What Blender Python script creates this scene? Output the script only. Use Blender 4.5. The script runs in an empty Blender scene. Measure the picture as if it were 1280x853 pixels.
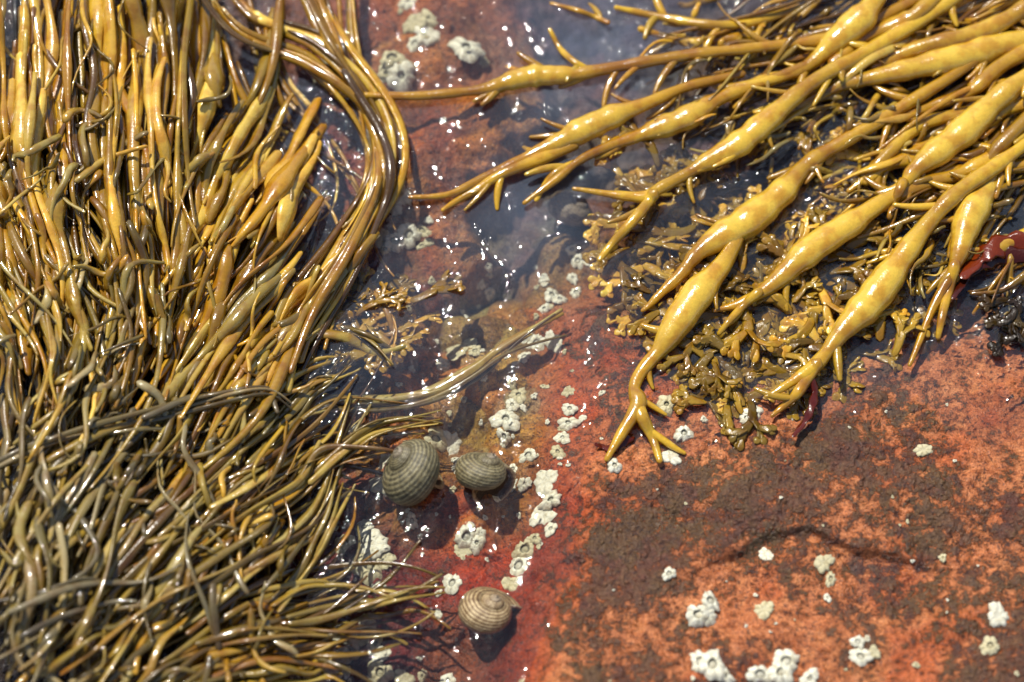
import bpy, math, numpy as np
from mathutils import Vector
rng = np.random.default_rng(11)
scene = bpy.context.scene

# ------------------------------------------------------------------ camera geometry
T = math.radians(24.0); D = 28.0
C = np.array([0, -D*math.sin(T), D*math.cos(T)])
FW = np.array([0, math.sin(T), -math.cos(T)]); UP = np.array([0, math.cos(T), math.sin(T)])

def W(px, py, z):
    px = np.asarray(px, float); py = np.asarray(py, float); z = np.asarray(z, float)
    rx = (px-640)/100.0; ru = (426.5-py)/100.0
    dy = FW[1]*D + UP[1]*ru; dz = FW[2]*D + UP[2]*ru
    s = (z - C[2])/dz
    return np.stack([rx*s, C[1]+dy*s, z+0*s], -1)

def plan(x, y):
    dx = x; dy = y-C[1]; dz = -C[2]
    dep = dy*FW[1]+dz*FW[2]
    u = dy*UP[1]+dz*UP[2]
    dep = np.maximum(dep, 4.0)
    return 640+100*D*dx/dep, 426.5-100*D*u/dep

def lin(r, g, b, k=0.92):
    c = np.array([r, g, b])/255.0
    c = np.where(c <= 0.04045, c/12.92, ((c+0.055)/1.055)**2.4)
    return c*k

# ------------------------------------------------------------------ numpy noise
def _h(i, j, s):
    n = (i.astype(np.int64)*374761393 + j.astype(np.int64)*668265263 + s*974634777) & 0xffffffff
    n = ((n ^ (n >> 13))*1274126177) & 0xffffffff
    return ((n ^ (n >> 16)) & 0xffff)/65535.0
def vn(x, y, s=0):
    xi = np.floor(x); yi = np.floor(y); fx = x-xi; fy = y-yi
    fx = fx*fx*fx*(fx*(fx*6-15)+10); fy = fy*fy*fy*(fy*(fy*6-15)+10)
    a = _h(xi, yi, s); b = _h(xi+1, yi, s); c = _h(xi, yi+1, s); d = _h(xi+1, yi+1, s)
    return (a*(1-fx)+b*fx)*(1-fy)+(c*(1-fx)+d*fx)*fy
def fbm(x, y, o=4, s=0, g=0.5):
    x = np.asarray(x, float); y = np.asarray(y, float)
    r = 0; a = 1; t = 0
    for k in range(o):
        r = r+a*(vn(x, y, s+k*7)-0.5)*2; t += a; a *= g
        x, y = x*1.62-y*1.17+13.1, x*1.17+y*1.62+7.7
    return r/t
def cells(x, y, s=0):
    xi = np.floor(x); yi = np.floor(y); f1 = np.full(x.shape, 9.); f2 = np.full(x.shape, 9.); cid = np.zeros(x.shape)
    for di in (-1, 0, 1):
        for dj in (-1, 0, 1):
            a = xi+di; b = yi+dj
            d = np.hypot(a+.15+.7*_h(a, b, s)-x, b+.15+.7*_h(a, b, s+3)-y); k = _h(a, b, s+5)
            new = d < f1; f2 = np.where(new, f1, np.minimum(f2, d)); cid = np.where(new, k, cid); f1 = np.where(new, d, f1)
    return f1, f2, cid
def sstep(a, b, v):
    t = np.clip((v-a)/(b-a), 0, 1); return t*t*(3-2*t)

# ------------------------------------------------------------------ rock bed : control points
CP = [
 (560,40,-.35,(196,110,56),.38),(600,130,-.25,(222,134,38),.3),(480,60,-.5,(176,100,58),.45),(540,195,-.3,(216,108,46),.36),
 (470,180,-.6,(132,44,32),.44),(660,120,-.6,(186,112,46),.38),(640,40,-.7,(162,90,56),.44),(520,290,-.6,(172,70,28),.4),(580,300,-.7,(164,90,38),.45),
 (720,20,-1.6,(60,72,108),.1),(730,110,-1.6,(50,62,94),.1),(710,190,-1.5,(62,70,86),.15),(650,260,-1.5,(76,98,108),.1),(610,330,-1.4,(106,116,94),.15),  # deep cleft: bluish water haze put into the bed colour
 (520,420,-.95,(238,138,34),.14),(600,400,-1.0,(196,122,68),.25),(660,370,-.95,(206,164,58),.2),(650,460,-.85,(206,138,56),.25),(560,500,-1.0,(184,150,64),.3),
 (480,520,-.95,(160,134,78),.35),(620,560,-.85,(170,126,62),.3),(700,300,-1.0,(160,136,72),.3),(430,480,-1.0,(132,98,84),.35),
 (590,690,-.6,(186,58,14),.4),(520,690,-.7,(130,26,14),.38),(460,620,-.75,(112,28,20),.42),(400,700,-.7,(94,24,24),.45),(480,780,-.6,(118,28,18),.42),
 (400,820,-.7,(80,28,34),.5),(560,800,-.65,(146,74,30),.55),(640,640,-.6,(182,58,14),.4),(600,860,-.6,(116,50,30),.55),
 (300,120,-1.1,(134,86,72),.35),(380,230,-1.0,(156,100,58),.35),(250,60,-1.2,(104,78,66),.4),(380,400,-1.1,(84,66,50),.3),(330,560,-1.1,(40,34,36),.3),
 (100,100,-.9,(14,10,6),.2),(100,400,-.8,(12,9,6),.2),(100,700,-.8,(11,9,7),.2),(-200,400,-.6,(40,30,18),.4),(280,760,-.9,(16,13,12),.2),  # shade beneath the left weed painted into the bed as near-black
 (820,60,-1.6,(40,52,86),.1),(800,200,-1.4,(34,36,46),.2),(900,250,-1.1,(20,17,14),.3),(1050,60,-1.5,(32,40,64),.1),(1200,120,-1.3,(20,24,38),.2),  # right side: blue water look and shade under weed painted into the bed
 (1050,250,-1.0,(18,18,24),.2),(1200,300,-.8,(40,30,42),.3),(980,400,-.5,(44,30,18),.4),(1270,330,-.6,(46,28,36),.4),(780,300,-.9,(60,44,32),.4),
]
CPx = np.array([c[0] for c in CP], float); CPy = np.array([c[1] for c in CP], float)
CPz = np.array([c[2] for c in CP]); CPc = np.array([lin(*c[3], k=1.0) for c in CP]); CPk = np.array([c[4] for c in CP])
EDGE = [(-600,700),(150,772),(300,738),(360,718),(430,722),(500,706),(600,700),(680,690),(760,668),(853,635),(1000,590),(1800,400)]
EY = np.array([e[0] for e in EDGE], float); EX = np.array([e[1] for e in EDGE], float)

def bed_full(x, y):
    shp = x.shape; x = x.ravel(); y = y.ravel()
    px, py = plan(x, y)
    wx = px+30*fbm(x*.9, y*.9, 4, 5); wy = py+30*fbm(x*.9, y*.9, 4, 9)
    wsum = np.zeros_like(x); z = np.zeros_like(x); k = np.zeros_like(x); col = np.zeros((len(x), 3))
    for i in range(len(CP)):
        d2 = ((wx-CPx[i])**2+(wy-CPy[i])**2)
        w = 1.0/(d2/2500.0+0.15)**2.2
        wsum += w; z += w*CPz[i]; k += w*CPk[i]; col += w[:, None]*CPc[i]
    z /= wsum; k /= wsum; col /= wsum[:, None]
    X1 = x+.25*fbm(x*1.5, y*1.5, 3, 101); Y1 = y+.25*fbm(x*1.5, y*1.5, 3, 102)
    f1, f2, cid = cells(X1*1.05, Y1*1.05, 7); g1, g2, cid2 = cells(X1*2.6+4, Y1*2.6, 17)
    zone = sstep(400, 480, px)*sstep(-100, 30, py)
    chan = zone*sstep(300, 360, py)*sstep(690, 600, py)
    z = z+zone*(.12+.16*chan)*(np.clip(1-f1*f1*2.4, -.4, 1))+zone*(.05+.07*chan)*np.clip(1-g1*g1*2.4, -.4, 1)
    pal = np.array([lin(*c, k=1.0) for c in ((238,142,36),(172,72,32),(170,146,70),(206,120,70),(116,74,46),(160,148,106),(222,164,56))])
    cc = pal[(cid*6.99).astype(int)]; cc2 = pal[(cid2*6.99).astype(int)]
    kk = (chan*.5+zone*.2)[:, None]*sstep(720, 600, py)[:, None]; col = col*(1-kk)+cc*kk
    kk = (chan*.35+zone*.12)[:, None]*sstep(720, 600, py)[:, None]; col = col*(1-kk)+cc2*kk
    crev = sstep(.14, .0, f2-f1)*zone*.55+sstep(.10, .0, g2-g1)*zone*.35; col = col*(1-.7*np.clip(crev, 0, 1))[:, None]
    mossy = sstep(.0, .35, fbm(x*1.4+40, y*1.4, 4, 110))*zone*.5*sstep(720, 600, py); col = col*(1-mossy[:, None])+lin(132, 98, 28, 1)*mossy[:, None]
    dr_ = sstep(.08, .42, fbm(x*1.1+70, y*1.1, 4, 115))*zone*sstep(340, 250, py)*.6; col = col*(1-dr_[:, None])+lin(98, 34, 26, 1)*dr_[:, None]
    # slab
    ex = np.interp(py, EY, EX)+26*fbm(x*1.3+3, y*1.3, 4, 21)
    d = px-ex
    topz = np.interp(py, [200, 330, 420, 480, 600, 853, 1500], [-1.2, -.55, -.22, -.03, .10, .26, .6])
    topz = topz-0.25*sstep(60, 0, d)
    topz = topz + 0.13*fbm(x*.55, y*.55, 3, 33) + 0.03*np.sin((px*.6+py)*.012)+.08*fbm(x*1.8, y*1.8, 3, 34)
    ly = np.interp(px, [700, 860, 960, 1010, 1080, 1180, 1300], [740, 715, 668, 662, 690, 705, 770])+14*fbm(x*1.7, y*1.7, 3, 40)
    ledge = sstep(-3, 9, py-ly)*sstep(160, 20, py-ly)*sstep(800, 960, px)*sstep(1240, 1120, px)
    topz = topz - 0.12*ledge
    by = np.interp(px, [700, 800, 900, 1050, 1150, 1280, 1500], [360, 430, 430, 430, 400, 400, 420])+18*fbm(x*1.1, y*1.1, 3, 50)
    m = sstep(-75, 12, d)
    m2 = sstep(-70, 20, py-by)
    m2 = np.maximum(m2, sstep(840, 740, px)*sstep(300, 380, py))
    m = m*m2
    z = z*(1-m)+topz*m
    rough = 0.20*fbm(x*1.1, y*1.1, 4, 60)*(1-.75*m)+0.05*fbm(x*4, y*4, 4, 70)*(1-.3*m)+0.022*fbm(x*14, y*14, 3, 80, .6)
    z = z+rough
    far = np.hypot(x/9, y/9); z = z+0.5*sstep(1.0, 2.5, far)*fbm(x*.25, y*.25, 4, 90)
    sc = np.array([lin(216, 134, 82, 1.0)]); eg = np.array([lin(196, 80, 20, 1.0)])
    e = (sstep(80, 0, d)*(.5+.3*sstep(330, 520, py)))[:, None]
    e = np.clip(e+.5*sstep(.05, .4, fbm(x*1.3+4, y*1.3, 4, 99))[:, None], 0, 1)
    s = sc*(1-e)+eg*e
    n1 = sstep(-.05, .4, fbm(x*.8+8, y*.8, 4, 95))[:, None]
    s = s*(1-.35*n1*np.array([.6, .75, .8]))
    er = (sstep(50, -30, d)*sstep(500, 640, py))[:, None]*.8; s = s*(1-er)+lin(132, 34, 10, 1)*er
    up = sstep(440, 320, py)[:, None]; s = s*(1-up)+np.array([lin(180, 112, 80, 1.0)])*up
    ks = .69-.16*sstep(60, 0, d)+.26*fbm(x*.7, y*.7, 4, 97)
    ks = ks + .14*np.exp(-((px-1080)/190)**2-((py-640)/90)**2) + .14*np.exp(-((px-880)/120)**2-((py-650)/60)**2) -.25*np.exp(-((px-1250)/70)**2-((py-520)/90)**2) - .22*np.exp(-((px-960)/110)**2-((py-500)/40)**2)-.18*np.exp(-((px-1060)/40)**2-((py-630)/50)**2)-.15*np.exp(-((px-940)/90)**2-((py-760)/50)**2)
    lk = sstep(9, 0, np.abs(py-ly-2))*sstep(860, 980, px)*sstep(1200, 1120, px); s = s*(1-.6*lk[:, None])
    col = col*(1-m[:, None])+s*m[:, None]; k = k*(1-m)+ks*m
    return z.reshape(shp), col, k

def axis(lo, hi, n, ext, k):
    a = np.linspace(lo, hi, n); g = np.linspace(0, 1, k+1)[1:]**2.2
    return np.concatenate([(lo-(g*ext))[::-1], a, hi+g*ext])
GX = axis(-7.2, 7.2, 800, 70, 50); GY = axis(-5.6, 6.2, 670, 70, 50)
_X, _Y = np.meshgrid(GX, GY); GZ, BC, BK = bed_full(_X, _Y)
def bed(x, y):
    x = np.asarray(x, float); y = np.asarray(y, float)
    i = np.clip(np.searchsorted(GX, x)-1, 0, len(GX)-2); j = np.clip(np.searchsorted(GY, y)-1, 0, len(GY)-2)
    fx = np.clip((x-GX[i])/(GX[i+1]-GX[i]), 0, 1); fy = np.clip((y-GY[j])/(GY[j+1]-GY[j]), 0, 1)
    return (GZ[j, i]*(1-fx)+GZ[j, i+1]*fx)*(1-fy)+(GZ[j+1, i]*(1-fx)+GZ[j+1, i+1]*fx)*fy

# ------------------------------------------------------------------ mesh helpers
class Acc:
    def __init__(s): s.v = []; s.f = []; s.c = []; s.n = 0
    def add(s, v, f, c):
        s.v.append(v); s.f.append(f+s.n); s.c.append(c); s.n += len(v)
    def build(s, name, mat, smooth=True, parent=None):
        return mk(name, np.concatenate(s.v), np.concatenate(s.f), np.concatenate(s.c), mat, smooth, parent)
def mk(name, v, f, c, mat, smooth=True, parent=None):
    me = bpy.data.meshes.new(name)
    me.vertices.add(len(v)); me.vertices.foreach_set('co', v.astype(np.float32).ravel())
    me.loops.add(f.size); me.loops.foreach_set('vertex_index', f.astype(np.int32).ravel())
    me.polygons.add(len(f)); me.polygons.foreach_set('loop_start', np.arange(0, f.size, f.shape[1], dtype=np.int32))
    me.polygons.foreach_set('use_smooth', np.full(len(f), smooth))
    me.update(calc_edges=True); me.validate()
    if c is not None:
        a = me.color_attributes.new('Col', 'FLOAT_COLOR', 'POINT')
        a.data.foreach_set('color', c.astype(np.float32).ravel())
    me.materials.append(mat)
    ob = bpy.data.objects.new(name, me); scene.collection.objects.link(ob)
    if parent: ob.parent = parent
    return ob
def spline(P, m):
    P = np.asarray(P, float); n = len(P)
    Q = np.vstack([2*P[0]-P[1], P, 2*P[-1]-P[-2]])
    u = np.linspace(0, n-1-1e-6, m); i = u.astype(int); t = (u-i)[:, None]
    a, b, c, d = Q[i], Q[i+1], Q[i+2], Q[i+3]
    return .5*((2*b)+(-a+c)*t+(2*a-5*b+4*c-d)*t**2+(-a+3*b-3*c+d)*t**3)
def tube(acc, P, R, col, sides=7, flat=1.0, roll=0.0):
    P = np.asarray(P, float); n = len(P); R = np.asarray(R, float).copy()
    tn = np.gradient(P, axis=0); tn /= np.linalg.norm(tn, axis=1)[:, None]+1e-9
    up = np.array([0, 0, 1.0]); S = np.cross(tn, up); S /= np.linalg.norm(S, axis=1)[:, None]+1e-6
    N = np.cross(S, tn)
    P = np.vstack([P[0]-tn[0]*R[0]*.7, P, P[-1]+tn[-1]*R[-1]*.45, P[-1]+tn[-1]*R[-1]*.8])
    S = np.vstack([S[0], S, S[-1], S[-1]]); N = np.vstack([N[0], N, N[-1], N[-1]])
    R = np.concatenate([[R[0]*.12], R, [R[-1]*.75], [R[-1]*.12]]); n = len(P)
    rl = np.asarray(roll, float) if np.ndim(roll) else np.full(n-3, roll)
    rl = np.concatenate([[rl[0]], rl, [rl[-1]]*2])
    S2 = S*np.cos(rl)[:, None]+N*np.sin(rl)[:, None]; N2 = -S*np.sin(rl)[:, None]+N*np.cos(rl)[:, None]
    a = np.linspace(0, 2*np.pi, sides, endpoint=False)
    V = P[:, None]+R[:, None, None]*(S2[:, None]*np.cos(a)[None, :, None]+N2[:, None]*(np.sin(a)*flat)[None, :, None])
    V = V.reshape(-1, 3)
    i = np.arange(n-1)[:, None]*sides; j = np.arange(sides)[None]; j2 = (j+1) % sides
    F = np.stack([i+j, i+j2, i+sides+j2, i+sides+j], -1).reshape(-1, 4)
    col = np.asarray(col, float)
    if col.ndim == 1: col = np.tile(col, (n-3, 1))
    col = np.vstack([col[0], col, col[-1], col[-1]])
    acc.add(V, F, np.repeat(col, sides, axis=0))
def place(px, py, z, r, lift=.8):
    z = np.asarray(z, float)+0*np.asarray(px)
    for _ in range(3):
        p = W(px, py, z); h = bed(p[:, 0], p[:, 1]); z = np.maximum(z, h+r*lift)
    return W(px, py, z)
def on_bed(px, py):
    z = np.zeros_like(np.asarray(px, float))
    for _ in range(12):
        p = W(px, py, z); z = .5*z+.5*bed(p[..., 0], p[..., 1])
    return W(px, py, z)

# ------------------------------------------------------------------ materials
def newmat(name):
    m = bpy.data.materials.new(name); m.use_nodes = True; nt = m.node_tree; nt.nodes.clear()
    out = nt.nodes.new('ShaderNodeOutputMaterial'); return m, nt, out
def N_(nt, t, **k):
    n = nt.nodes.new(t)
    for a, b in k.items(): setattr(n, a, b)
    return n
def mixc(nt, fac, a, b, mode='MIX'):
    n = nt.nodes.new('ShaderNodeMix'); n.data_type = 'RGBA'; n.blend_type = mode
    for s, v in ((0, fac), (6, a), (7, b)):
        if isinstance(v, (int, float, tuple)): n.inputs[s].default_value = v
        else: nt.links.new(v, n.inputs[s])
    return n.outputs[2]
def math_(nt, op, a, b=None, c=None):
    n = nt.nodes.new('ShaderNodeMath'); n.operation = op
    for i, v in enumerate((a, b, c)):
        if v is None: continue
        if isinstance(v, (int, float)): n.inputs[i].default_value = v
        else: nt.links.new(v, n.inputs[i])
    return n.outputs[0]
def ramp(nt, v, a, b, lo=0.0, hi=1.0):
    n = nt.nodes.new('ShaderNodeMapRange'); n.interpolation_type = 'SMOOTHSTEP'
    nt.links.new(v, n.inputs[0])
    for i, q in ((1, a), (2, b), (3, lo), (4, hi)):
        if isinstance(q, (int, float)): n.inputs[i].default_value = q
        else: nt.links.new(q, n.inputs[i])
    return n.outputs[0]
def noise(nt, vec, sc, det=5, rough=.55, dist=0):
    n = nt.nodes.new('ShaderNodeTexNoise'); n.inputs['Scale'].default_value = sc; n.inputs['Detail'].default_value = det
    n.inputs['Roughness'].default_value = rough; n.inputs['Distortion'].default_value = dist
    nt.links.new(vec, n.inputs['Vector']); return n.outputs[0]

def rock_mat():
    m, nt, out = newmat('wet_red_rock')
    geo = N_(nt, 'ShaderNodeNewGeometry'); pos = geo.outputs['Position']
    at = N_(nt, 'ShaderNodeAttribute', attribute_name='Col')
    col = at.outputs['Color']; cr = at.outputs['Alpha']
    n1 = noise(nt, pos, 1.9, 6, .72, .5); n2 = noise(nt, pos, 6.5, 5, .70, .3); n3 = noise(nt, pos, 34, 3, .7)
    vor = N_(nt, 'ShaderNodeTexVoronoi'); vor.inputs['Scale'].default_value = 13; nt.links.new(pos, vor.inputs['Vector'])
    comb = math_(nt, 'ADD', math_(nt, 'MULTIPLY', n1, .36), math_(nt, 'MULTIPLY', n2, .42))
    comb = math_(nt, 'ADD', comb, math_(nt, 'MULTIPLY', n3, .22))
    th = math_(nt, 'SUBTRACT', .69, math_(nt, 'MULTIPLY', cr, .31))
    mask = ramp(nt, comb, th, math_(nt, 'ADD', th, .035))
    b1 = mixc(nt, ramp(nt, n2, .38, .66), col, (.80, .66, .56, 1), 'MULTIPLY')
    light = mixc(nt, math_(nt, 'MULTIPLY', ramp(nt, noise(nt, pos, 2.3, 4, .68), .48, .64), .6), b1, (1.15, 1.36, 1.36, 1), 'MULTIPLY')
    grain = mixc(nt, ramp(nt, n3, .3, .75), (.55, .50, .47, 1), (1.28, 1.28, 1.28, 1))
    light = mixc(nt, 1.0, light, grain, 'MULTIPLY')
    cc = mixc(nt, ramp(nt, n2, .40, .60), (.065, .027, .020, 1), (.150, .090, .046, 1))
    cc = mixc(nt, ramp(nt, noise(nt, pos, 1.1, 4, .6), .44, .58), cc, (.098, .076, .034, 1))
    cc = mixc(nt, ramp(nt, noise(nt, pos, 2.9, 4, .65), .50, .60, 0, .7), cc, (.080, .026, .028, 1))
    cc = mixc(nt, .08, cc, col, 'MIX')
    cc = mixc(nt, 1.0, cc, grain, 'MULTIPLY')
    cel = ramp(nt, vor.outputs['Distance'], .1, .55)
    cc = mixc(nt, math_(nt, 'MULTIPLY', cel, .65), cc, (.40, .36, .32, 1), 'MULTIPLY')
    c = mixc(nt, math_(nt, 'MULTIPLY', mask, .93), light, cc)
    c = mixc(nt, math_(nt, 'MULTIPLY', ramp(nt, noise(nt, pos, 18, 3, .7), .55, .62), .72), c, (.035, .016, .012, 1))
    rim = math_(nt, 'MULTIPLY', ramp(nt, comb, math_(nt, 'SUBTRACT', th, .03), th), math_(nt, 'SUBTRACT', 1, mask))
    c = mixc(nt, math_(nt, 'MULTIPLY', rim, .4), c, (.32, .080, .018, 1))
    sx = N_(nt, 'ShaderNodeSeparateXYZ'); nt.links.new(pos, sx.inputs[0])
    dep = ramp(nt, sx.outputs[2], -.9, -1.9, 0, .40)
    c = mixc(nt, dep, c, (.055, .08, .12, 1))  # water haze and absorption painted onto the rock, bluer with depth
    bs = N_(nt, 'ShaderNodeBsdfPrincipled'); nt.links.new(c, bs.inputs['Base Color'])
    nt.links.new(ramp(nt, n1, .3, .7, .24, .52), bs.inputs['Roughness'])
    hgt = math_(nt, 'ADD', math_(nt, 'MULTIPLY', n2, .9), math_(nt, 'MULTIPLY', n3, .22))
    hgt = math_(nt, 'ADD', hgt, math_(nt, 'MULTIPLY', mask, .25))
    hgt = math_(nt, 'SUBTRACT', hgt, math_(nt, 'MULTIPLY', math_(nt, 'MULTIPLY', cel, mask), .2))
    bp = N_(nt, 'ShaderNodeBump'); bp.inputs['Strength'].default_value = .9; bp.inputs['Distance'].default_value = .10
    nt.links.new(hgt, bp.inputs['Height']); nt.links.new(bp.outputs[0], bs.inputs['Normal'])
    nt.links.new(bs.outputs[0], out.inputs[0]); return m

def weed_mat(name, bump=.008, coat=1.0, tl=.2):
    m, nt, out = newmat(name)
    geo = N_(nt, 'ShaderNodeNewGeometry'); pos = geo.outputs['Position']
    at = N_(nt, 'ShaderNodeAttribute', attribute_name='Col')
    n1 = noise(nt, pos, 4, 2, .6); n2 = noise(nt, pos, 30, 2, .65)
    c = mixc(nt, ramp(nt, n1, .40, .68), at.outputs['Color'], (.76, .60, .42, 1), 'MULTIPLY')
    c = mixc(nt, ramp(nt, n2, .35, .7), c, (1.15, 1.12, 1.08, 1), 'MULTIPLY')
    bs = N_(nt, 'ShaderNodeBsdfPrincipled'); nt.links.new(c, bs.inputs['Base Color'])
    nt.links.new(at.outputs['Alpha'], bs.inputs['Roughness'])
    bs.inputs['Coat Weight'].default_value = coat; bs.inputs['Coat Roughness'].default_value = .06; bs.inputs['Coat IOR'].default_value = 1.65
    bp = N_(nt, 'ShaderNodeBump'); bp.inputs['Strength'].default_value = .6; bp.inputs['Distance'].default_value = bump
    nt.links.new(n2, bp.inputs['Height']); nt.links.new(bp.outputs[0], bs.inputs['Normal'])
    tr = N_(nt, 'ShaderNodeBsdfTranslucent'); nt.links.new(c, tr.inputs['Color'])
    mx = N_(nt, 'ShaderNodeMixShader'); mx.inputs[0].default_value = tl
    nt.links.new(bs.outputs[0], mx.inputs[1]); nt.links.new(tr.outputs[0], mx.inputs[2])
    nt.links.new(mx.outputs[0], out.inputs[0]); return m

def shell_mat(name, rough=.7, bump=.03, sc=30, dk=(.84, .80, .70, 1), k2=.35):
    m, nt, out = newmat(name)
    geo = N_(nt, 'ShaderNodeNewGeometry'); pos = geo.outputs['Position']
    at = N_(nt, 'ShaderNodeAttribute', attribute_name='Col')
    n2 = noise(nt, pos, sc, 4, .65); n1 = noise(nt, pos, 7, 3, .6)
    c = mixc(nt, ramp(nt, n2, .35, .7), at.outputs['Color'], dk, 'MULTIPLY')
    c = mixc(nt, math_(nt, 'MULTIPLY', ramp(nt, n1, .50, .68), k2), c, (.55, .46, .30, 1), 'MULTIPLY')
    bs = N_(nt, 'ShaderNodeBsdfPrincipled'); nt.links.new(c, bs.inputs['Base Color']); bs.inputs['Roughness'].default_value = rough
    bp = N_(nt, 'ShaderNodeBump'); bp.inputs['Strength'].default_value = .7; bp.inputs['Distance'].default_value = bump
    nt.links.new(n2, bp.inputs['Height']); nt.links.new(bp.outputs[0], bs.inputs['Normal'])
    nt.links.new(bs.outputs[0], out.inputs[0]); return m

def water_mat():
    m, nt, out = newmat('pool_water')
    geo = N_(nt, 'ShaderNodeNewGeometry'); pos = geo.outputs['Position']
    at = N_(nt, 'ShaderNodeAttribute', attribute_name='Col')
    sp = N_(nt, 'ShaderNodeSeparateColor'); nt.links.new(at.outputs['Color'], sp.inputs[0])
    rip = sp.outputs[0]
    n1 = noise(nt, pos, 1.3, 2, .5, .4); n2 = noise(nt, pos, 4.2, 2, .55, .3)
    h = math_(nt, 'ADD', math_(nt, 'MULTIPLY', n1, .8), math_(nt, 'MULTIPLY', n2, math_(nt, 'MULTIPLY', rip, .78)))
    bp = N_(nt, 'ShaderNodeBump'); bp.inputs['Strength'].default_value = 1; bp.inputs['Distance'].default_value = .14
    nt.links.new(h, bp.inputs['Height'])
    tr = N_(nt, 'ShaderNodeBsdfTransparent'); tr.inputs[0].default_value = (.95, .97, .96, 1)
    gl = N_(nt, 'ShaderNodeBsdfGlossy'); gl.inputs['Roughness'].default_value = .03; nt.links.new(bp.outputs[0], gl.inputs['Normal'])
    fr = N_(nt, 'ShaderNodeFresnel'); fr.inputs['IOR'].default_value = 1.45; nt.links.new(bp.outputs[0], fr.inputs['Normal'])
    mx = N_(nt, 'ShaderNodeMixShader'); nt.links.new(fr.outputs[0], mx.inputs[0]); nt.links.new(tr.outputs[0], mx.inputs[1]); nt.links.new(gl.outputs[0], mx.inputs[2])
    df = N_(nt, 'ShaderNodeBsdfDiffuse'); df.inputs[0].default_value = (.46, .58, .80, 1)  # bluish diffuse film paints milky haze and sky sheen on the surface
    m2 = N_(nt, 'ShaderNodeMixShader')
    nt.links.new(math_(nt, 'MULTIPLY', sp.outputs[1], ramp(nt, noise(nt, pos, .8, 2, .5), .3, .7, .5, 1.0)), m2.inputs[0])
    nt.links.new(mx.outputs[0], m2.inputs[1]); nt.links.new(df.outputs[0], m2.inputs[2])
    nt.links.new(m2.outputs[0], out.inputs[0]); return m

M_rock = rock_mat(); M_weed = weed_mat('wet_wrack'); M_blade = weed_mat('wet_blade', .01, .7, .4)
M_barn = shell_mat('barnacle_shell', .75, .03, 28); M_snail = shell_mat('snail_shell', .42, .02, 30, (.62, .56, .46, 1), .5); M_water = water_mat()

V = np.stack([_X, _Y, GZ], -1).reshape(-1, 3); ny, nx = _X.shape
idx = np.arange(ny*nx).reshape(ny, nx)
F = np.stack([idx[:-1, :-1], idx[:-1, 1:], idx[1:, 1:], idx[1:, :-1]], -1).reshape(-1, 4)
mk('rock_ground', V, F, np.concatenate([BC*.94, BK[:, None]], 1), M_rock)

ax_ = axis(-7.5, 7.5, 160, 70, 20); X, Y = np.meshgrid(ax_, ax_); px, py = plan(X, Y)
rip = np.maximum(sstep(540, 420, px), sstep(-40, 60, (px-760)*.72+90-py+60)*sstep(720, 800, px))
rip = np.maximum(rip, .36)
hz = .032+.09*np.exp(-((px-715)/90)**2)*sstep(330, 60, py)+.075*np.exp(-((px-640)/80)**2-((py-280)/90)**2)+.05*np.exp(-((px-330)/120)**2-((py-150)/160)**2)+.03*sstep(1000, 1280, px)*np.exp(-((py-330)/90)**2)+.04*np.exp(-((px-450)/80)**2-((py-480)/110)**2)  # painted haze amount, stronger in hand-placed spots
g_ = sstep(560, 420, py)**.5; hz = hz*g_+.012*(1-g_)
col = np.stack([rip, hz, 0*rip, 1+0*rip], -1).reshape(-1, 4)
V = np.stack([X, Y, 0*X], -1).reshape(-1, 3); n_ = len(ax_); idx = np.arange(n_*n_).reshape(n_, n_)
F = np.stack([idx[:-1, :-1], idx[:-1, 1:], idx[1:, 1:], idx[1:, :-1]], -1).reshape(-1, 4)
mk('water', V, F, col, M_water)

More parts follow.
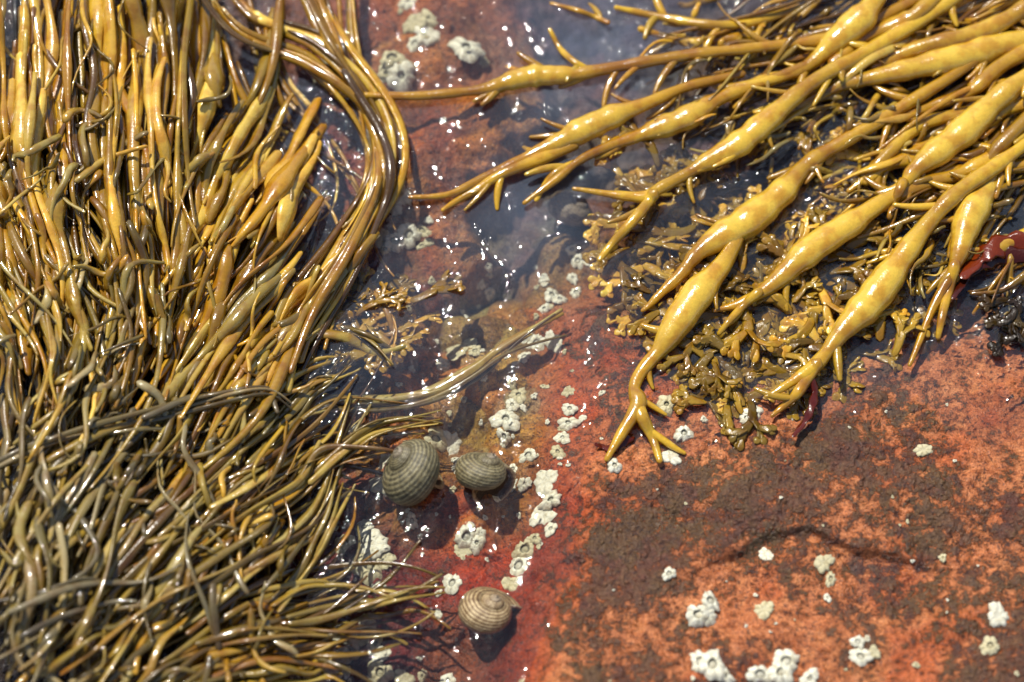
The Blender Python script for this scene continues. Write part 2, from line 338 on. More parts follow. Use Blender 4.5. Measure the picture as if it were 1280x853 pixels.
# ------------------------------------------------------------------ left weed mass
def rgba(c, a): return np.concatenate([c, [a]])
GOLD = [(236,190,54),(220,168,40),(246,210,92),(198,148,30),(168,120,22),(230,184,70)]
OLIVE = [(180,154,70),(156,130,52),(196,170,84),(128,104,38),(176,144,48),(184,164,92)]
GREY = [(172,154,108),(152,134,90),(132,114,64),(186,168,118),(110,94,54)]
BROWN = [(180,128,34),(140,96,24),(200,152,46),(104,72,18)]
def top_h(px, py):
    h = np.interp(px, [-100, 60, 200, 300, 380, 450, 560], [.95, .85, .62, .38, .16, .04, .0])
    return h+.18*fbm(np.asarray(px)/80., np.asarray(py)/80., 2, 5)
left = Acc()
def guide(G, n, spread, r, pal, layer=(-.5, 0), frac=(.5, 1.0), bl=0.0, rough=.3, flat=.75, wob=6, zfix=None, taper=.4, conv=.0, hk=10, dr=.25, bs=1.0):
    G = np.array(G, float)
    L = np.sum(np.hypot(*np.diff(G, axis=0).T)); base = spline(G, 200); tb = np.linspace(0, 1, 200)
    for _ in range(n):
        f = rng.uniform(*frac); s0 = (1-f)*rng.uniform(0, 1)
        m = int(max(14, L*f/11)); u = np.linspace(s0, s0+f, m)
        pts = np.stack([np.interp(u, tb, base[:, i]) for i in (0, 1)], 1)
        tn = np.gradient(pts, axis=0); tn /= np.linalg.norm(tn, axis=1)[:, None]+1e-9
        nr = np.stack([-tn[:, 1], tn[:, 0]], 1); t = np.linspace(0, 1, m)
        o = rng.uniform(-1, 1)*spread; drift = rng.normal(0, spread*dr)
        ph = rng.uniform(0, 6.28, 3); A = wob*rng.uniform(.3, 1.5)
        w = A*np.sin(t*rng.uniform(2, 5)+ph[0])+A*.25*np.sin(t*rng.uniform(7, 13)+ph[1])
        hook = rng.normal(0, hk)*np.clip((t-.6)/.4, 0, 1)**2
        pts = pts+nr*((o*(1-conv*(1-t))+drift*t+w+hook)[:, None])
        rad = r*rng.uniform(.55, 1.35)
        R = rad*(1-(1-taper)*t**2)*(1+.12*np.sin(t*rng.uniform(10, 26)+ph[2]))*(.7+.3*np.clip(t*6, 0, 1))
        for _b in range(rng.poisson(bl)):
            c = rng.uniform(.15, .92); wd = rng.uniform(12, 24)/(L*f)*1.3
            R = R+rad*rng.uniform(.3, .9)*bs*np.exp(-((t-c)/wd)**2)
        z = top_h(pts[:, 0], pts[:, 1])+rng.uniform(*layer) if zfix is None else rng.uniform(*zfix)+0*t
        z = z+.09*np.sin(t*rng.uniform(3, 8)+ph[1])
        q = place(pts[:, 0], pts[:, 1], z, R/100)
        c0 = lin(*pal[rng.integers(len(pal))]); c1 = lin(*pal[rng.integers(len(pal))])
        col = (c0[None]*(1-t[:, None])+c1[None]*t[:, None])*rng.uniform(.40, 1.2)
        col = np.concatenate([col, np.full((m, 1), rough*rng.uniform(.7, 1.4))], 1)
        tube(left, q, R/100, col, 7, flat*rng.uniform(.5, 1.1), rng.uniform(-.8, .8)+np.linspace(0, rng.normal(0, 1.4), m))

DK = [(40,30,10),(28,22,10),(60,44,14)]  # underlayer strands coloured dark to paint the shadowed gaps
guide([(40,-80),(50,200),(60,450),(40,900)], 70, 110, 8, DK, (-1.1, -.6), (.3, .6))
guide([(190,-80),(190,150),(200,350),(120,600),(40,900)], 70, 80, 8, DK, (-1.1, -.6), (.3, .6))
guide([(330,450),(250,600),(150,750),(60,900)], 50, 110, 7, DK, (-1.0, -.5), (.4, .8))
for gx, kx in ((10, 10), (55, 55), (100, 105), (140, 150), (180, 185), (215, 205)):
    guide([(gx+rng.uniform(-8, 8), -70), (gx+rng.uniform(-12, 12), 80), (kx+rng.uniform(-14, 14), 220), (kx+15, 350), (kx+30, 470)], 19, 30, 7.2, GOLD, (-.5, .05), (.35, .7), bl=2.0, rough=.2, wob=9, hk=14)
    guide([(gx, -70), (gx, 80), (kx, 220), (kx, 360)], 8, 30, 5.5, BROWN, (-.5, -.05), (.3, .7), bl=.5, rough=.22, wob=12, hk=20)
    guide([(gx, -60), (gx+rng.uniform(-30, 30), 60), (kx+rng.uniform(-30, 30), 200), (kx, 330)], 4, 30, 4, GOLD+OLIVE, (-.2, .1), (.2, .5), rough=.2, wob=12, hk=26)
guide([(-30,200),(10,330),(60,430),(80,560)], 50, 60, 5.4, OLIVE+GOLD, (-.4, .1), (.3, .65), rough=.3, wob=9, hk=16)
guide([(40,240),(90,340),(100,450),(70,580)], 42, 60, 5.4, OLIVE+GOLD, (-.4, .1), (.3, .65), rough=.33, wob=9, hk=16)
guide([(120,260),(150,360),(130,480),(60,620)], 38, 50, 5.8, OLIVE+GOLD, (-.4, .08), (.3, .65), rough=.28, wob=9, hk=16)
guide([(400,110),(345,200),(285,300),(240,400),(190,540)], 34, 50, 7.6, GOLD, (-.45, .08), (.25, .55), bl=1.5, rough=.18, hk=18)
guide([(345,110),(295,190),(255,280),(225,380),(200,500)], 30, 42, 7.6, GOLD, (-.45, .08), (.25, .55), bl=1.5, rough=.18, hk=18)
guide([(440,260),(390,330),(320,410),(260,500),(180,640)], 40, 50, 7, GOLD+OLIVE, (-.45, .08), (.3, .65), bl=1.0, rough=.2, hk=16)
guide([(400,330),(350,420),(300,500),(220,620)], 28, 36, 6.4, GOLD+OLIVE, (-.35, .05), (.35, .7), bl=.5, rough=.22)
guide([(250,-60),(262,60),(250,140),(228,240)], 10, 14, 6.5, GOLD, (-.4, -.1), (.5, .9), bl=1.2, rough=.2)
guide([(350,-20),(335,90),(300,170),(262,230)], 5, 14, 8, GOLD, (-.2, .0), (.7, 1), bl=2.0, rough=.2, bs=.6)
guide([(240,-60),(300,30),(390,70),(450,130),(468,210),(430,310),(370,410),(330,520)], 20, 28, 5.5, BROWN+GOLD, (-.16, .06), (.45, 1), rough=.2, wob=12, taper=.6)
guide([(360,-60),(410,50),(462,140),(474,220),(440,300),(380,390),(340,480)], 14, 18, 6.5, BROWN+GOLD, (-.12, .08), (.5, 1), rough=.2, wob=10, taper=.6)
guide([(430,-60),(440,60),(462,160),(468,240),(430,320)], 6, 12, 5.5, BROWN+GOLD, (-.2, 0), (.6, 1), rough=.25, wob=8)
guide([(300,-30),(330,110),(370,180),(410,260),(400,330)], 11, 45, 5.5, BROWN+GOLD, (-.5, -.1), (.4, .9), rough=.25, wob=14, hk=25)
# lower mass
guide([(330,470),(270,560),(190,660),(110,760),(40,880)], 64, 80, 6.2, OLIVE+BROWN+OLIVE, (-.6, .06), (.25, .55), rough=.26, wob=9, hk=24, dr=.4)
guide([(200,430),(160,540),(90,650),(30,780),(0,900)], 62, 90, 6.2, OLIVE+GREY, (-.55, .1), (.25, .55), rough=.32, wob=9, hk=24, dr=.4)
guide([(380,560),(300,650),(220,750),(140,880)], 48, 70, 6, OLIVE+BROWN+OLIVE, (-.6, .0), (.25, .6), rough=.26, wob=9, hk=24, dr=.4)
guide([(60,480),(40,600),(40,720),(10,880)], 34, 60, 6, GREY+OLIVE, (-.3, .14), (.22, .45), rough=.36, wob=9, hk=26)
guide([(-40,590),(60,545),(170,520),(260,495),(330,487),(368,512)], 4, 22, 5.5, GREY, (-.02, .15), (.45, 1), rough=.4, wob=10)
guide([(-40,700),(60,610),(160,560),(260,540),(340,530)], 4, 40, 5.2, GREY+OLIVE, (-.05, .14), (.3, .6), rough=.4, wob=12)
guide([(-30,800),(80,745),(170,735),(240,730)], 4, 40, 5, GREY, (0, .16), (.5, 1), rough=.4, wob=12)
guide([(30,880),(140,760),(260,670),(360,600),(420,560),(555,527)], 18, 36, 5.6, OLIVE+BROWN+GOLD, (-.35, .06), (.25, .7), rough=.24, wob=12, hk=28, dr=.4)
guide([(60,880),(180,720),(300,600),(400,530),(500,480)], 18, 36, 5.6, OLIVE+BROWN, (-.35, .06), (.25, .7), rough=.24, wob=12, hk=28, dr=.4)
guide([(100,880),(200,800),(300,740),(390,690),(440,605)], 16, 36, 5.6, OLIVE+BROWN, (-.35, .06), (.25, .75), rough=.24, wob=12, hk=28, dr=.4)
guide([(100,890),(210,810),(330,765),(440,748),(556,728)], 16, 36, 5.4, OLIVE+BROWN, (-.35, .06), (.25, .75), rough=.24, wob=12, hk=28, dr=.4)
guide([(120,900),(230,830),(330,790),(420,780),(500,760)], 18, 38, 5.4, OLIVE+BROWN, (-.35, .05), (.25, .7), rough=.24, wob=12, hk=28, dr=.4)
guide([(150,900),(260,850),(360,820),(440,800)], 20, 34, 5.6, OLIVE+GOLD, (-.3, .02), (.4, .9), rough=.2, wob=12, hk=20, dr=.4)
guide([(330,840),(300,760),(260,640),(225,560),(240,500)], 7, 60, 4.6, GREY, (0, .14), (.25, .5), rough=.38, wob=12, hk=20)
guide([(300,560),(360,500),(400,470),(450,455)], 10, 20, 5, OLIVE, (-.2, 0), (.6, 1), rough=.3)
guide([(380,600),(430,560),(480,535),(552,528)], 5, 10, 4.6, OLIVE, (-.02, .06), (.9, 1), rough=.25, wob=5)
guide([(360,780),(430,762),(500,745),(556,728)], 4, 10, 4.6, OLIVE, (-.02, .06), (.9, 1), rough=.25, wob=5)
guide([(330,760),(380,700),(410,650),(440,600)], 4, 12, 4.6, OLIVE, (-.02, .06), (.9, 1), rough=.25, wob=5)
guide([(340,690),(400,640),(430,560),(450,500)], 4, 14, 4.6, OLIVE, (-.05, .04), (.9, 1), rough=.25, wob=5)
for _ in range(130):
    x = rng.uniform(-20, 360); y = rng.uniform(120, 860); a = rng.normal(2.2, .5); l = rng.uniform(50, 110)*rng.choice([-1, 1])
    dx, dy = math.cos(a)*l, math.sin(a)*l
    guide([(x, y), (x+dx*.5+rng.normal(0, 10), y+dy*.5+rng.normal(0, 10)), (x+dx, y+dy)], 1, 4, 5, (GREY+OLIVE) if (y > 400 and x < 220) else GOLD+OLIVE, (.0, .14), (.8, 1), rough=.3, wob=5)
left.build('rockweed_mass', M_weed)

left = Acc()
guide([(340,470),(420,505),(520,500),(590,468),(640,430),(705,390)], 5, 10, 7, OLIVE, zfix=(-.5, -.25), frac=(.8, 1), rough=.4, wob=6)
guide([(380,405),(430,412),(470,430),(500,445)], 3, 6, 6, OLIVE, zfix=(-.2, -.02), frac=(.9, 1), rough=.3, wob=4)
guide([(430,350),(470,370),(490,410),(478,450)], 3, 8, 4, GOLD, zfix=(-.2, -.05), frac=(.9, 1), rough=.3, wob=4)
left.build('drifting_rockweed', M_weed)

# ------------------------------------------------------------------ right weed : bladder strands
ST = [
 (.14, [(1190,-20,10),(1110,18,10),(1040,46,9),(960,56,8),(880,68,9),(800,80,9),(735,88,10),(695,94,15),(662,98,17),(630,103,13),(590,112,8),(520,122,7),(460,120,5),(412,115,3)]),
 (.12, [(742,88,6),(722,76,5),(702,60,4.5),(686,38,3)]),
 (.28, [(1230,-30,11),(1180,8,11),(1100,52,11),(1040,88,11),(1000,116,12),(965,148,17),(932,172,19),(898,194,16),(862,216,9),(825,236,9),(812,244,10),(770,243,6),(716,238,3)]),
 (.24, [(818,240,9),(804,262,8),(778,295,7),(752,326,4)]),
 (.16, [(1020,80,8),(950,106,8),(900,122,11),(862,143,18),(832,158,17),(800,172,10),(760,184,8),(722,200,6),(690,225,6),(658,255,3)]),
 (.12, [(730,198,6),(700,212,5),(680,235,5),(668,252,3)]),
 (.12, [(930,90,7),(860,108,8),(805,132,10),(762,148,18),(725,162,19),(694,180,12),(650,202,8),(600,226,7),(560,241,5),(514,245,3)]),
 (.10, [(720,180,9),(670,200,9),(625,218,7),(585,244,6),(552,264,3)]),
 (.18, [(1240,60,8),(1180,100,9),(1110,142,10),(1045,184,11),(1004,214,13),(972,244,20),(936,272,24),(903,295,21),(872,322,11),(850,344,9),(822,368,6),(800,388,3)]),
 (.15, [(928,292,9),(904,330,13),(874,364,21),(848,400,22),(826,432,13),(806,460,9),(796,486,9),(797,508,12),(780,536,8),(757,573,4)]),
 (.12, [(797,500,10),(806,520,9),(816,545,7),(823,578,4)]),
 (.22, [(1330,150,10),(1272,172,10),(1232,204,12),(1200,220,10),(1150,230,11),(1104,250,12),(1062,280,18),(1022,310,21),(985,340,16),(950,364,9),(920,380,7),(890,390,3)]),
 (.18, [(948,366,7),(930,380,6),(912,398,5),(898,416,3)]),
 (.30, [(1330,150,9),(1280,180,9),(1232,214,12),(1188,250,12),(1152,290,13),(1122,334,20),(1092,370,24),(1064,402,19),(1040,430,11),(1015,460,10),(985,480,6),(957,496,3)]),
 (.24, [(1022,452,9),(1005,480,8),(990,502,6),(968,522,3)]),
 (.34, [(1340,60,12),(1284,96,13),(1242,130,18),(1204,164,22),(1170,192,19),(1142,214,12),(1124,236,8),(1085,246,3)]),
 (.30, [(1132,226,8),(1122,250,6),(1112,270,4)]),
 (.22, [(1262,200,9),(1240,216,12),(1230,242,20),(1214,276,23),(1200,310,14),(1185,345,8),(1162,390,6),(1136,458,3)]),
 (.18, [(1192,330,8),(1182,370,7),(1172,420,4)]),
 (.30, [(1130,-60,10),(1092,0,16),(1064,32,23),(1034,62,15),(1002,88,9),(960,100,8),(900,110,6)]),
 (.24, [(1340,40,14),(1282,52,16),(1220,66,22),(1162,78,19),(1100,95,13),(1050,110,10),(990,136,8),(950,160,5)]),
 (.36, [(1340,-30,13),(1282,10,13),(1220,40,14),(1150,60,11),(1090,85,10)]),
 (.20, [(1340,100,10),(1280,128,11),(1210,142,10),(1150,160,10),(1110,190,9),(1085,215,6),(1060,240,4)]),
 (.12, [(1340,200,11),(1270,208,12),(1200,216,11),(1150,222,9)]),
 (.10, [(1330,280,10),(1280,295,11),(1235,318,9),(1195,345,8),(1170,385,5)]),
 (.10, [(1000,10,7),(930,28,7),(870,30,7),(820,22,6),(770,8,4)]),
 (-.05, [(1000,40,8),(930,48,8),(860,50,7),(800,36,5)]),
 (.30, [(1200,-30,9),(1150,12,12),(1120,30,14),(1080,50,9),(1040,80,8)]),
 (.06, [(760,30,4),(730,18,4),(690,5,3)]),
 (.26, [(1330,40,9),(1260,80,12),(1215,110,10),(1170,130,9),(1120,150,6)]),
 (.16, [(1300,100,8),(1240,150,9),(1180,190,12),(1120,205,9),(1080,230,6)]),
]
right = Acc()
RP = [(220,172,36),(228,184,44),(204,154,28)]
def strand(acc, z0, P, pal=RP, rough=.2):
    P = np.array(P, float)
    L = np.sum(np.hypot(*np.diff(P[:, :2], axis=0).T)); m = max(12, int(L/5))
    Q = spline(P, m); t = np.linspace(0, 1, m)
    sd_ = z0*37
    Q[:, 0] += 2.2*np.sin(t*L/38+sd_)+1.2*np.sin(t*L/17+sd_*2); Q[:, 1] += 2.2*np.sin(t*L/33+sd_*1.7)
    r = np.maximum(Q[:, 2], 1.5)*(1+.05*np.sin(t*L/9+sd_)+.04*np.sin(t*L/5.3))
    z = z0*(1-.55*t)+.04*np.sin(t*9+z0*40)
    q = place(Q[:, 0], Q[:, 1], z, r/100)
    b = lin(*pal[rng.integers(len(pal))]); s = lin(146, 94, 14); hi = lin(242, 202, 72)
    k = np.clip((r-8)/13, 0, 1)[:, None]
    col = b[None]*(1-k)+hi[None]*k
    k2 = (.65*(.5+.5*np.sin(t*17+z0*9)))[:, None]*(1-k); col = col*(1-k2)+s*k2
    col = np.concatenate([col, np.full((m, 1), rough)], 1)
    tube(acc, q, r/100*.92, col, 14, .82, 0)
    for _ in range(int(L/45)):
        i = rng.integers(1, max(2, int(m*.75))); p = q[i]; tn = q[min(i+1, m-1)]-q[i-1]; tn /= np.linalg.norm(tn)+1e-9
        side = rng.choice([-1, 1]); a = side*rng.uniform(.25, .7)
        d = np.array([tn[0]*math.cos(a)-tn[1]*math.sin(a), tn[0]*math.sin(a)+tn[1]*math.cos(a), 0])
        l = rng.uniform(.2, .65); mm = 9; u = np.linspace(0, 1, mm)[:, None]
        pp = p+d*l*u+np.array([-d[1], d[0], 0])*rng.normal(0, .16)*u**2+np.array([0, 0, rng.uniform(-.12, .04)])*u
        pp[:, 2] = np.maximum(pp[:, 2], bed(pp[:, 0], pp[:, 1])+.03)
        rr = rng.uniform(.022, .042)*(1-.25*u[:, 0])*(1+.7*np.sin(u[:, 0]*3.1))
        tube(acc, pp, rr, rgba(b*rng.uniform(.6, 1.05), rough), 7, .8)
for z0, P in ST: strand(right, z0, P)
right.build('knotted_wrack', M_weed)

left = Acc()
for _ in range(360):
    x = rng.uniform(930, 1420); y = rng.uniform(-90, 330)
    l = rng.uniform(110, 330); a = math.radians(rng.normal(148, 14)); dx, dy = math.cos(a)*l, math.sin(a)*l
    x1, y1 = x+dx, y+dy
    if y1 > 90+(x1-760)*.72 or x1 < 790: continue
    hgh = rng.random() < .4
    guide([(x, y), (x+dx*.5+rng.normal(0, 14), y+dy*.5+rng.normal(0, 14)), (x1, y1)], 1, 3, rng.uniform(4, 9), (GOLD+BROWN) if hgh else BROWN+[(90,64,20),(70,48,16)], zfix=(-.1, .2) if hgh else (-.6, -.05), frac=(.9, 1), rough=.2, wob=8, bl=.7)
for _ in range(260):
    x = rng.uniform(850, 1320); y = rng.uniform(0, 340)
    if y > 60+(x-760)*.7: continue
    l = rng.uniform(30, 90); a = rng.uniform(1.6, 3.4); dx, dy = math.cos(a)*l, math.sin(a)*l
    guide([(x, y), (x+dx*.5+rng.normal(0, 7), y+dy*.5+rng.normal(0, 7)), (x+dx, y+dy)], 1, 2, 4, GOLD+OLIVE, zfix=(-.15, .2), frac=(.9, 1), rough=.2, wob=3)
left.build('knotted_wrack', M_weed)

# ------------------------------------------------------------------ flat forked seaweed clumps
def frond(acc, p, ang, l, w, depth, col, el, flat=.14):
    m = 6; u = np.linspace(0, 1, m)[:, None]
    bend = rng.normal(0, .25)*l
    d = np.array([math.cos(ang)*math.cos(el), math.sin(ang)*math.cos(el), math.sin(el)])
    s = np.array([-math.sin(ang), math.cos(ang), 0])
    P = p+d*l*u+s*bend*u**2+np.array([0, 0, -.15*l])*u**2
    P[:, 2] = np.maximum(P[:, 2], bed(P[:, 0], P[:, 1])+.02)
    r = w*(.8+.45*u[:, 0]**1.5)
    tube(acc, P, r, rgba(np.clip(col*rng.uniform(.8, 1.2), 0, 1), .25), 6, flat, rng.uniform(-.45, .45)+.4*u[:, 0])
    if depth > 0:
        for sg in (-1, 1):
            frond(acc, P[-1], ang+sg*rng.uniform(.3, .62)+bend/l, l*rng.uniform(.5, .8), w*.88, depth-1, col*1.1, el*.4+rng.normal(0, .15), flat)
def clump(name, px, py, z, n, size, pal, spreadpx=18, depth=3, w=.055):
    acc = Acc()
    for _ in range(n):
        p = place(np.array([px+rng.normal(0, spreadpx)]), np.array([py+rng.normal(0, spreadpx)]), np.array([z+rng.uniform(-.25, .04)]), .05)[0]
        frond(acc, p, rng.uniform(0, 6.28), size*rng.uniform(.6, 1.2), w*rng.uniform(.7, 1.3), depth, lin(*pal[rng.integers(len(pal))])*rng.uniform(.6, 1.15), rng.uniform(.05, .5))
    acc.build(name, M_blade)
FP = [(214,174,58),(186,148,42),(228,188,72),(148,114,34),(170,136,48)]
for (px, py, z, n, sz) in [(835,245,-.1,14,.30),(870,200,-.15,11,.30),(812,300,-.12,14,.28),(875,290,-.1,12,.28),(800,345,-.12,10,.26),(905,430,.0,18,.28),(950,400,.0,18,.30),
        (1000,360,.02,18,.30),(1045,400,.02,14,.27),(890,465,.03,14,.24),(960,455,.03,15,.24),(1060,330,.0,13,.28),(1100,290,-.05,12,.28),(1160,330,-.05,10,.28),
        (1020,230,-.1,12,.3),(1090,200,-.1,10,.3),(940,330,.0,15,.3),(980,290,-.05,12,.3),(1010,430,.03,14,.24),(870,400,.0,11,.24),(1080,400,.03,9,.22)]:
    clump('forked_seaweed', px, py, z, n, sz, FP, 28, 3, .064)
clump('forked_seaweed', 462, 392, -.08, 36, .26, [(206,166,60),(172,132,44),(222,182,76)], 20, 3, .052)
clump('forked_seaweed', 1275, 405, .12, 20, .15, [(90,70,30),(64,48,22)], 16, 2, .045)
clump('forked_seaweed', 270, 150, -.3, 20, .24, [(144,112,56),(120,92,46)], 30, 3, .045)

acc = Acc()
RED = [(112,36,14),(88,30,12),(140,54,14)]
for P, z in (([(1310,305,12),(1262,306,15),(1230,318,13),(1205,345,8)], .16), ([(1300,320,10),(1250,322,12),(1215,338,8),(1192,372,4)], .12),
             ([(1012,462,4),(1019,490,5),(1010,520,5),(992,545,3)], .16), ([(790,545,5),(774,556,7),(760,560,6),(745,556,3)], .03)):
    P = np.array(P, float); Q = spline(P, 24); t = np.linspace(0, 1, 24)
    q = place(Q[:, 0], Q[:, 1], z+.03*np.sin(t*14), Q[:, 2]/100, .4)
    tube(acc, q, Q[:, 2]/100*(1+.2*np.sin(t*31)), rgba(lin(*RED[rng.integers(3)]), .2), 8, .16, .5*np.sin(t*6))
acc.build('red_seaweed', M_blade)

# ------------------------------------------------------------------ barnacles
def barnacle(acc, p, r):
    ns = 30; a = np.linspace(0, 2*np.pi, ns, endpoint=False)
    ax = rng.uniform(.7, 1.1); rot = rng.uniform(0, 6.28); ph = rng.uniform(0, 6.28); npl = rng.choice([5, 6, 6, 7])
    irr = 1+.12*np.sin(2*a+ph)+.11*np.sin(3*a+ph*2)+.06*rng.normal(0, 1, ns)
    rid = 1-.14*np.abs(np.cos(npl*a/2+ph))**6
    h = r*rng.uniform(.22, .42); op = rng.uniform(.28, .48); worn = rng.random() < .25
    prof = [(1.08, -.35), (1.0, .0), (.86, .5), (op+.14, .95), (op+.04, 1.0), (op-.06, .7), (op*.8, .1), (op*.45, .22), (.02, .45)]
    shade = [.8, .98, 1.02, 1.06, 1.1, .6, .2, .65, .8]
    if worn: prof = [(1.08, -.35), (1.0, .0), (.86, .3), (op+.2, .35), (op+.04, .34), (op-.07, .3), (op*.7, .25), (op*.35, .25), (.02, .25)]; shade = [.8, 1, 1, 1, 1.0, .95, .85, .9, .95]
    base = lin(250, 246, 224, .86) if rng.random() < .7 else lin(226, 216, 176, .84)
    V = []; Cc = []
    for k, (rr, hh) in enumerate(prof):
        q = rr*r*(irr*rid if k < 5 else 1+.25*(rr)*np.cos(2*a+ph))
        x = q*np.cos(a)*ax; y = q*np.sin(a)
        z = hh*h*(1+(.14*rng.normal(0, 1, ns) if k in (3, 4) else 0))
        V.append(np.stack([x*math.cos(rot)-y*math.sin(rot), x*math.sin(rot)+y*math.cos(rot), z+0*x], 1))
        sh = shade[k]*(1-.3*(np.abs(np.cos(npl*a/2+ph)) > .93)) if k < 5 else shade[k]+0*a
        Cc.append(np.concatenate([base[None]*sh[:, None], np.ones((ns, 1))], 1))
    V = np.concatenate(V); Cc = np.concatenate(Cc); Cc[:, :3] = np.clip(Cc[:, :3], 0, .86)
    e = .08; hx = (bed(p[0]+e, p[1])-bed(p[0]-e, p[1]))/(2*e); hy = (bed(p[0], p[1]+e)-bed(p[0], p[1]-e))/(2*e)
    hx, hy = np.clip([hx, hy], -.8, .8)
    V[:, 2] += hx*V[:, 0]+hy*V[:, 1]+.02; V = V+p
    n = len(prof); i = np.arange(n-1)[:, None]*ns; j = np.arange(ns)[None]; j2 = (j+1) % ns
    acc.add(V, np.stack([i+j, i+j2, i+ns+j2, i+ns+j], -1).reshape(-1, 4), Cc)
def barn_group(L, extra=.6, sc=1.1):
    acc = Acc()
    for (x, y, r) in L:
        pts = [(x, y, r*sc)]
        if r > 6.5:
            for _ in range(rng.poisson(extra)):
                a = rng.uniform(0, 6.28); pts.append((x+math.cos(a)*r*1.6, y+math.sin(a)*r*1.4, r*rng.uniform(.3, .65)))
        for (a, b, c) in pts: barnacle(acc, on_bed(np.array([float(a)]), np.array([float(b)]))[0], c/100)
    acc.build('barnacle_cluster', M_barn)
slab = [(833,507,13),(855,543,12),(838,572,11),(768,583,9),(940,517,13),(933,524,8),(1154,563,11),(957,694,9),(1030,704,12),(1038,725,9),(1034,748,6),(836,718,8),(872,770,14),(888,752,12),(884,772,10),(955,763,11),(1247,770,14),(1237,808,12),(1075,822,12),(1072,803,8),
        (890,832,18),(875,828,12),(982,828,15),(975,842,15),(950,844,15),(1012,849,11),(905,845,12),(1178,698,5),(1145,832,4),(880,525,5)]
edge = [(712,512,9),(710,530,12),(703,548,10),(697,566,9),(682,602,15),(688,626,14),(676,644,15),(688,662,9),(660,570,11),(655,606,8),(640,608,7),(656,688,13),(648,708,13),(638,730,14),(668,674,8),(710,490,8),(565,730,12),(548,742,5),
        (583,672,13),(578,690,13),(596,680,10),(632,605,10),(640,588,9),(620,622,7),(515,652,8),(752,492,4),(548,768,5)]
low = [(455,660,14),(466,682,18),(462,706,20),(480,700,12),(430,680,13),(398,738,13),(457,787,13),(470,806,9),(430,812,21),(450,800,13),(416,828,14),(398,845,15),(475,818,11),(475,842,14),(505,850,10),(560,851,9),(446,540,10),(528,846,7),(370,850,8),(470,735,7)]
mid = [(482,575,17),(485,605,17),(545,550,14),(564,556,14),(577,580,12),(632,525,16),(630,547,8),(648,495,11),(640,507,8),(740,328,13),(722,328,8),(716,349,8),(690,370,12),(680,387,9),(670,430,13),(655,425,9),(693,430,10),(700,375,9),(570,440,15),(588,430,10),(655,447,9),(600,355,6),(612,368,7),(540,352,5),(680,350,6),(720,367,7),(715,313,7)]
topb = [(518,30,14),(534,44,15),(518,56,9),(536,26,10),(490,74,14),(502,98,15),(483,94,10),(510,82,10),(583,62,18),(400,92,16),(386,84,9),(412,105,11),(488,258,12),(502,246,10),(478,298,11),(494,303,12),(511,295,14),(528,290,11),(487,188,8),(340,212,8),(385,240,6),(510,4,10)]
barn_group(slab, .2, 1.0); barn_group(edge, .25, 1.0); barn_group(low, .3); barn_group(mid, .3); barn_group(topb, .6, 1.2)
tiny = [(rng.uniform(470, 720), rng.uniform(330, 640), rng.uniform(2, 5)) for _ in range(60)]+[(rng.uniform(400, 680), rng.uniform(640, 853), rng.uniform(1.5, 3.5)) for _ in range(30)]+[(rng.uniform(720, 1280), rng.uniform(500, 853), rng.uniform(1.2, 2.6)) for _ in range(30)]
barn_group(tiny)

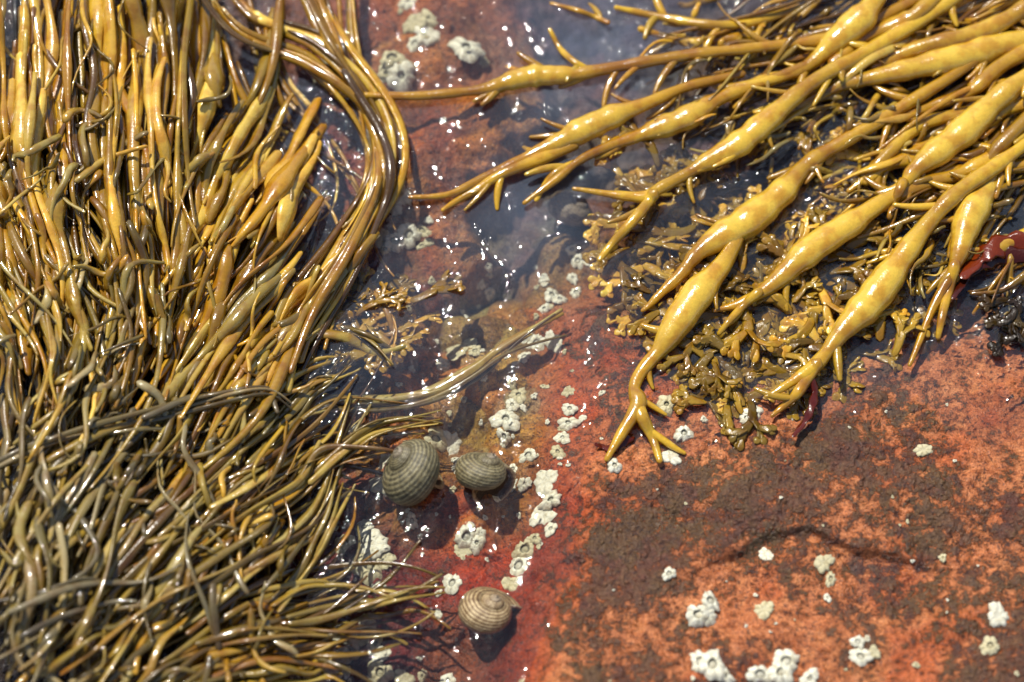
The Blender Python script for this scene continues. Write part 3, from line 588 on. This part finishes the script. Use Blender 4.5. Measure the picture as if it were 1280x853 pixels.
# ------------------------------------------------------------------ periwinkles
def snail(px, py, r, apex_az, lean, c1, c2, name='periwinkle_snail', nb=13, bc=.7):
    nt_, nc = 300, 96
    th = np.linspace(0, 2*np.pi*3.6, nt_); s = np.exp(-.128*th)
    ph = np.linspace(0, 2*np.pi, nc, endpoint=False)
    rc = .44*s; tr = .60*s; zc = .98*(1-s)
    TH, PH = np.meshgrid(th, ph, indexing='ij')
    ridge = 1+.014*np.cos(PH*nb*2)+.006*np.sin(TH*38)+.025*fbm(TH*2, PH*2, 3, 3)
    rad = rc[:, None]+tr[:, None]*np.cos(PH)*ridge
    x = rad*np.cos(TH); y = rad*np.sin(TH); z = zc[:, None]+tr[:, None]*1.02*np.sin(PH)*ridge
    V = np.stack([x, y, z], -1).reshape(-1, 3)
    band = .5+.5*np.cos(PH*nb*2+.5*fbm(TH*3, PH, 2, 8)); grow = .5+.5*fbm(TH*11, PH*.8, 3, 12)
    k = np.clip(bc*(1-band)+.75*grow-.2, 0, 1)[..., None]
    col = lin(*c1)*(1-k)+lin(*c2)*k
    tipk = np.clip((TH-9)/8, 0, 1)[..., None]; col = col*(1-.5*tipk)+lin(180, 165, 150)*.5*tipk
    seam = sstep(.80, .98, np.cos(PH-1.9))[..., None]; col = col*(1-.65*seam)
    col = np.concatenate([col.reshape(-1, 3), np.ones((nt_*nc, 1))], 1)
    i = np.arange(nt_-1)[:, None]*nc; j = np.arange(nc)[None]; j2 = (j+1) % nc
    F = np.stack([i+j, i+j2, i+nc+j2, i+nc+j], -1).reshape(-1, 4)
    ring0 = V[:nc]; cen = ring0.mean(0); n0 = len(V)
    rings = [cen+(ring0-cen)*f+np.array([0, -.03*g, 0]) for f, g in ((1.05, .5), (1.0, 1.4), (.88, .8), (.84, -1.5), (.5, -2.0), (.02, -2.2))]
    V = np.vstack([V]+rings)
    oc = [lin(200, 185, 150)]*2+[lin(120, 90, 60)]+[lin(50, 34, 22)]*3
    col = np.vstack([col]+[np.tile(rgba(c, 1), (nc, 1)) for c in oc])
    G = [np.stack([j[0], j2[0], n0+j2[0], n0+j[0]], -1)]
    for q in range(5):
        o = n0+q*nc; G.append(np.stack([o+j[0], o+j2[0], o+nc+j2[0], o+nc+j[0]], -1))
    F = np.vstack([F]+G)
    V = (V-np.array([0, 0, .12]))*r
    az = apex_az; axd = np.array([math.cos(az)*math.sin(lean), math.sin(az)*math.sin(lean), math.cos(lean)])
    s1 = np.array([-math.sin(az), math.cos(az), 0]); s2 = np.cross(s1, axd)
    sp = 2.2; a1 = s1*math.cos(sp)+s2*math.sin(sp); a2 = np.cross(axd, a1)
    V = V[:, :1]*a1+V[:, 1:2]*a2+V[:, 2:3]*axd
    zz = V[:, 2].min()*.72; zc_ = 0.
    for _ in range(15):
        p = W(px, py, zc_); zc_ = .5*zc_+.5*(bed(p[0], p[1])-zz)
    mk(name, V+W(px, py, zc_), F, col, M_snail)
snail(608, 776, .50, math.radians(55), math.radians(34), (238,214,166), (112,80,48), bc=.95)
snail(528, 592, .60, math.radians(150), math.radians(46), (166,156,118), (70,66,52), bc=.8)
snail(602, 602, .48, math.radians(60), math.radians(46), (170,158,118), (82,76,58), bc=.8)
snail(708, 272, .46, math.radians(30), math.radians(46), (160,142,114), (100,86,74), bc=.5)

# ------------------------------------------------------------------ light
sd = np.array([-.29, .42, .86]); sd /= np.linalg.norm(sd)
el = math.asin(sd[2]); azn = math.atan2(sd[0], sd[1])
w = bpy.data.worlds.new('World'); scene.world = w; w.use_nodes = True; nt = w.node_tree
bg = nt.nodes['Background']; sky = nt.nodes.new('ShaderNodeTexSky'); sky.sky_type = 'NISHITA'; sky.sun_disc = False
sky.sun_elevation = el; sky.sun_rotation = azn; nt.links.new(sky.outputs[0], bg.inputs[0]); bg.inputs[1].default_value = .11
su = bpy.data.lights.new('sun', 'SUN'); su.energy = 5.0; su.angle = math.radians(.5); su.color = (1, .95, .86)
so = bpy.data.objects.new('sun', su); scene.collection.objects.link(so)
so.rotation_euler = Vector((-sd[0], -sd[1], -sd[2])).to_track_quat('-Z', 'Y').to_euler()

cam = bpy.data.cameras.new('camera'); co = bpy.data.objects.new('camera', cam); scene.collection.objects.link(co)
co.location = C; co.rotation_euler = (T, 0, 0); cam.sensor_width = 36; cam.lens = 36*D/12.8; cam.clip_end = 400
cam.dof.use_dof = True; cam.dof.focus_distance = D-.1; cam.dof.aperture_fstop = .14
scene.camera = co
scene.view_settings.view_transform = 'Standard'; scene.view_settings.look = 'None'; scene.view_settings.exposure = 0
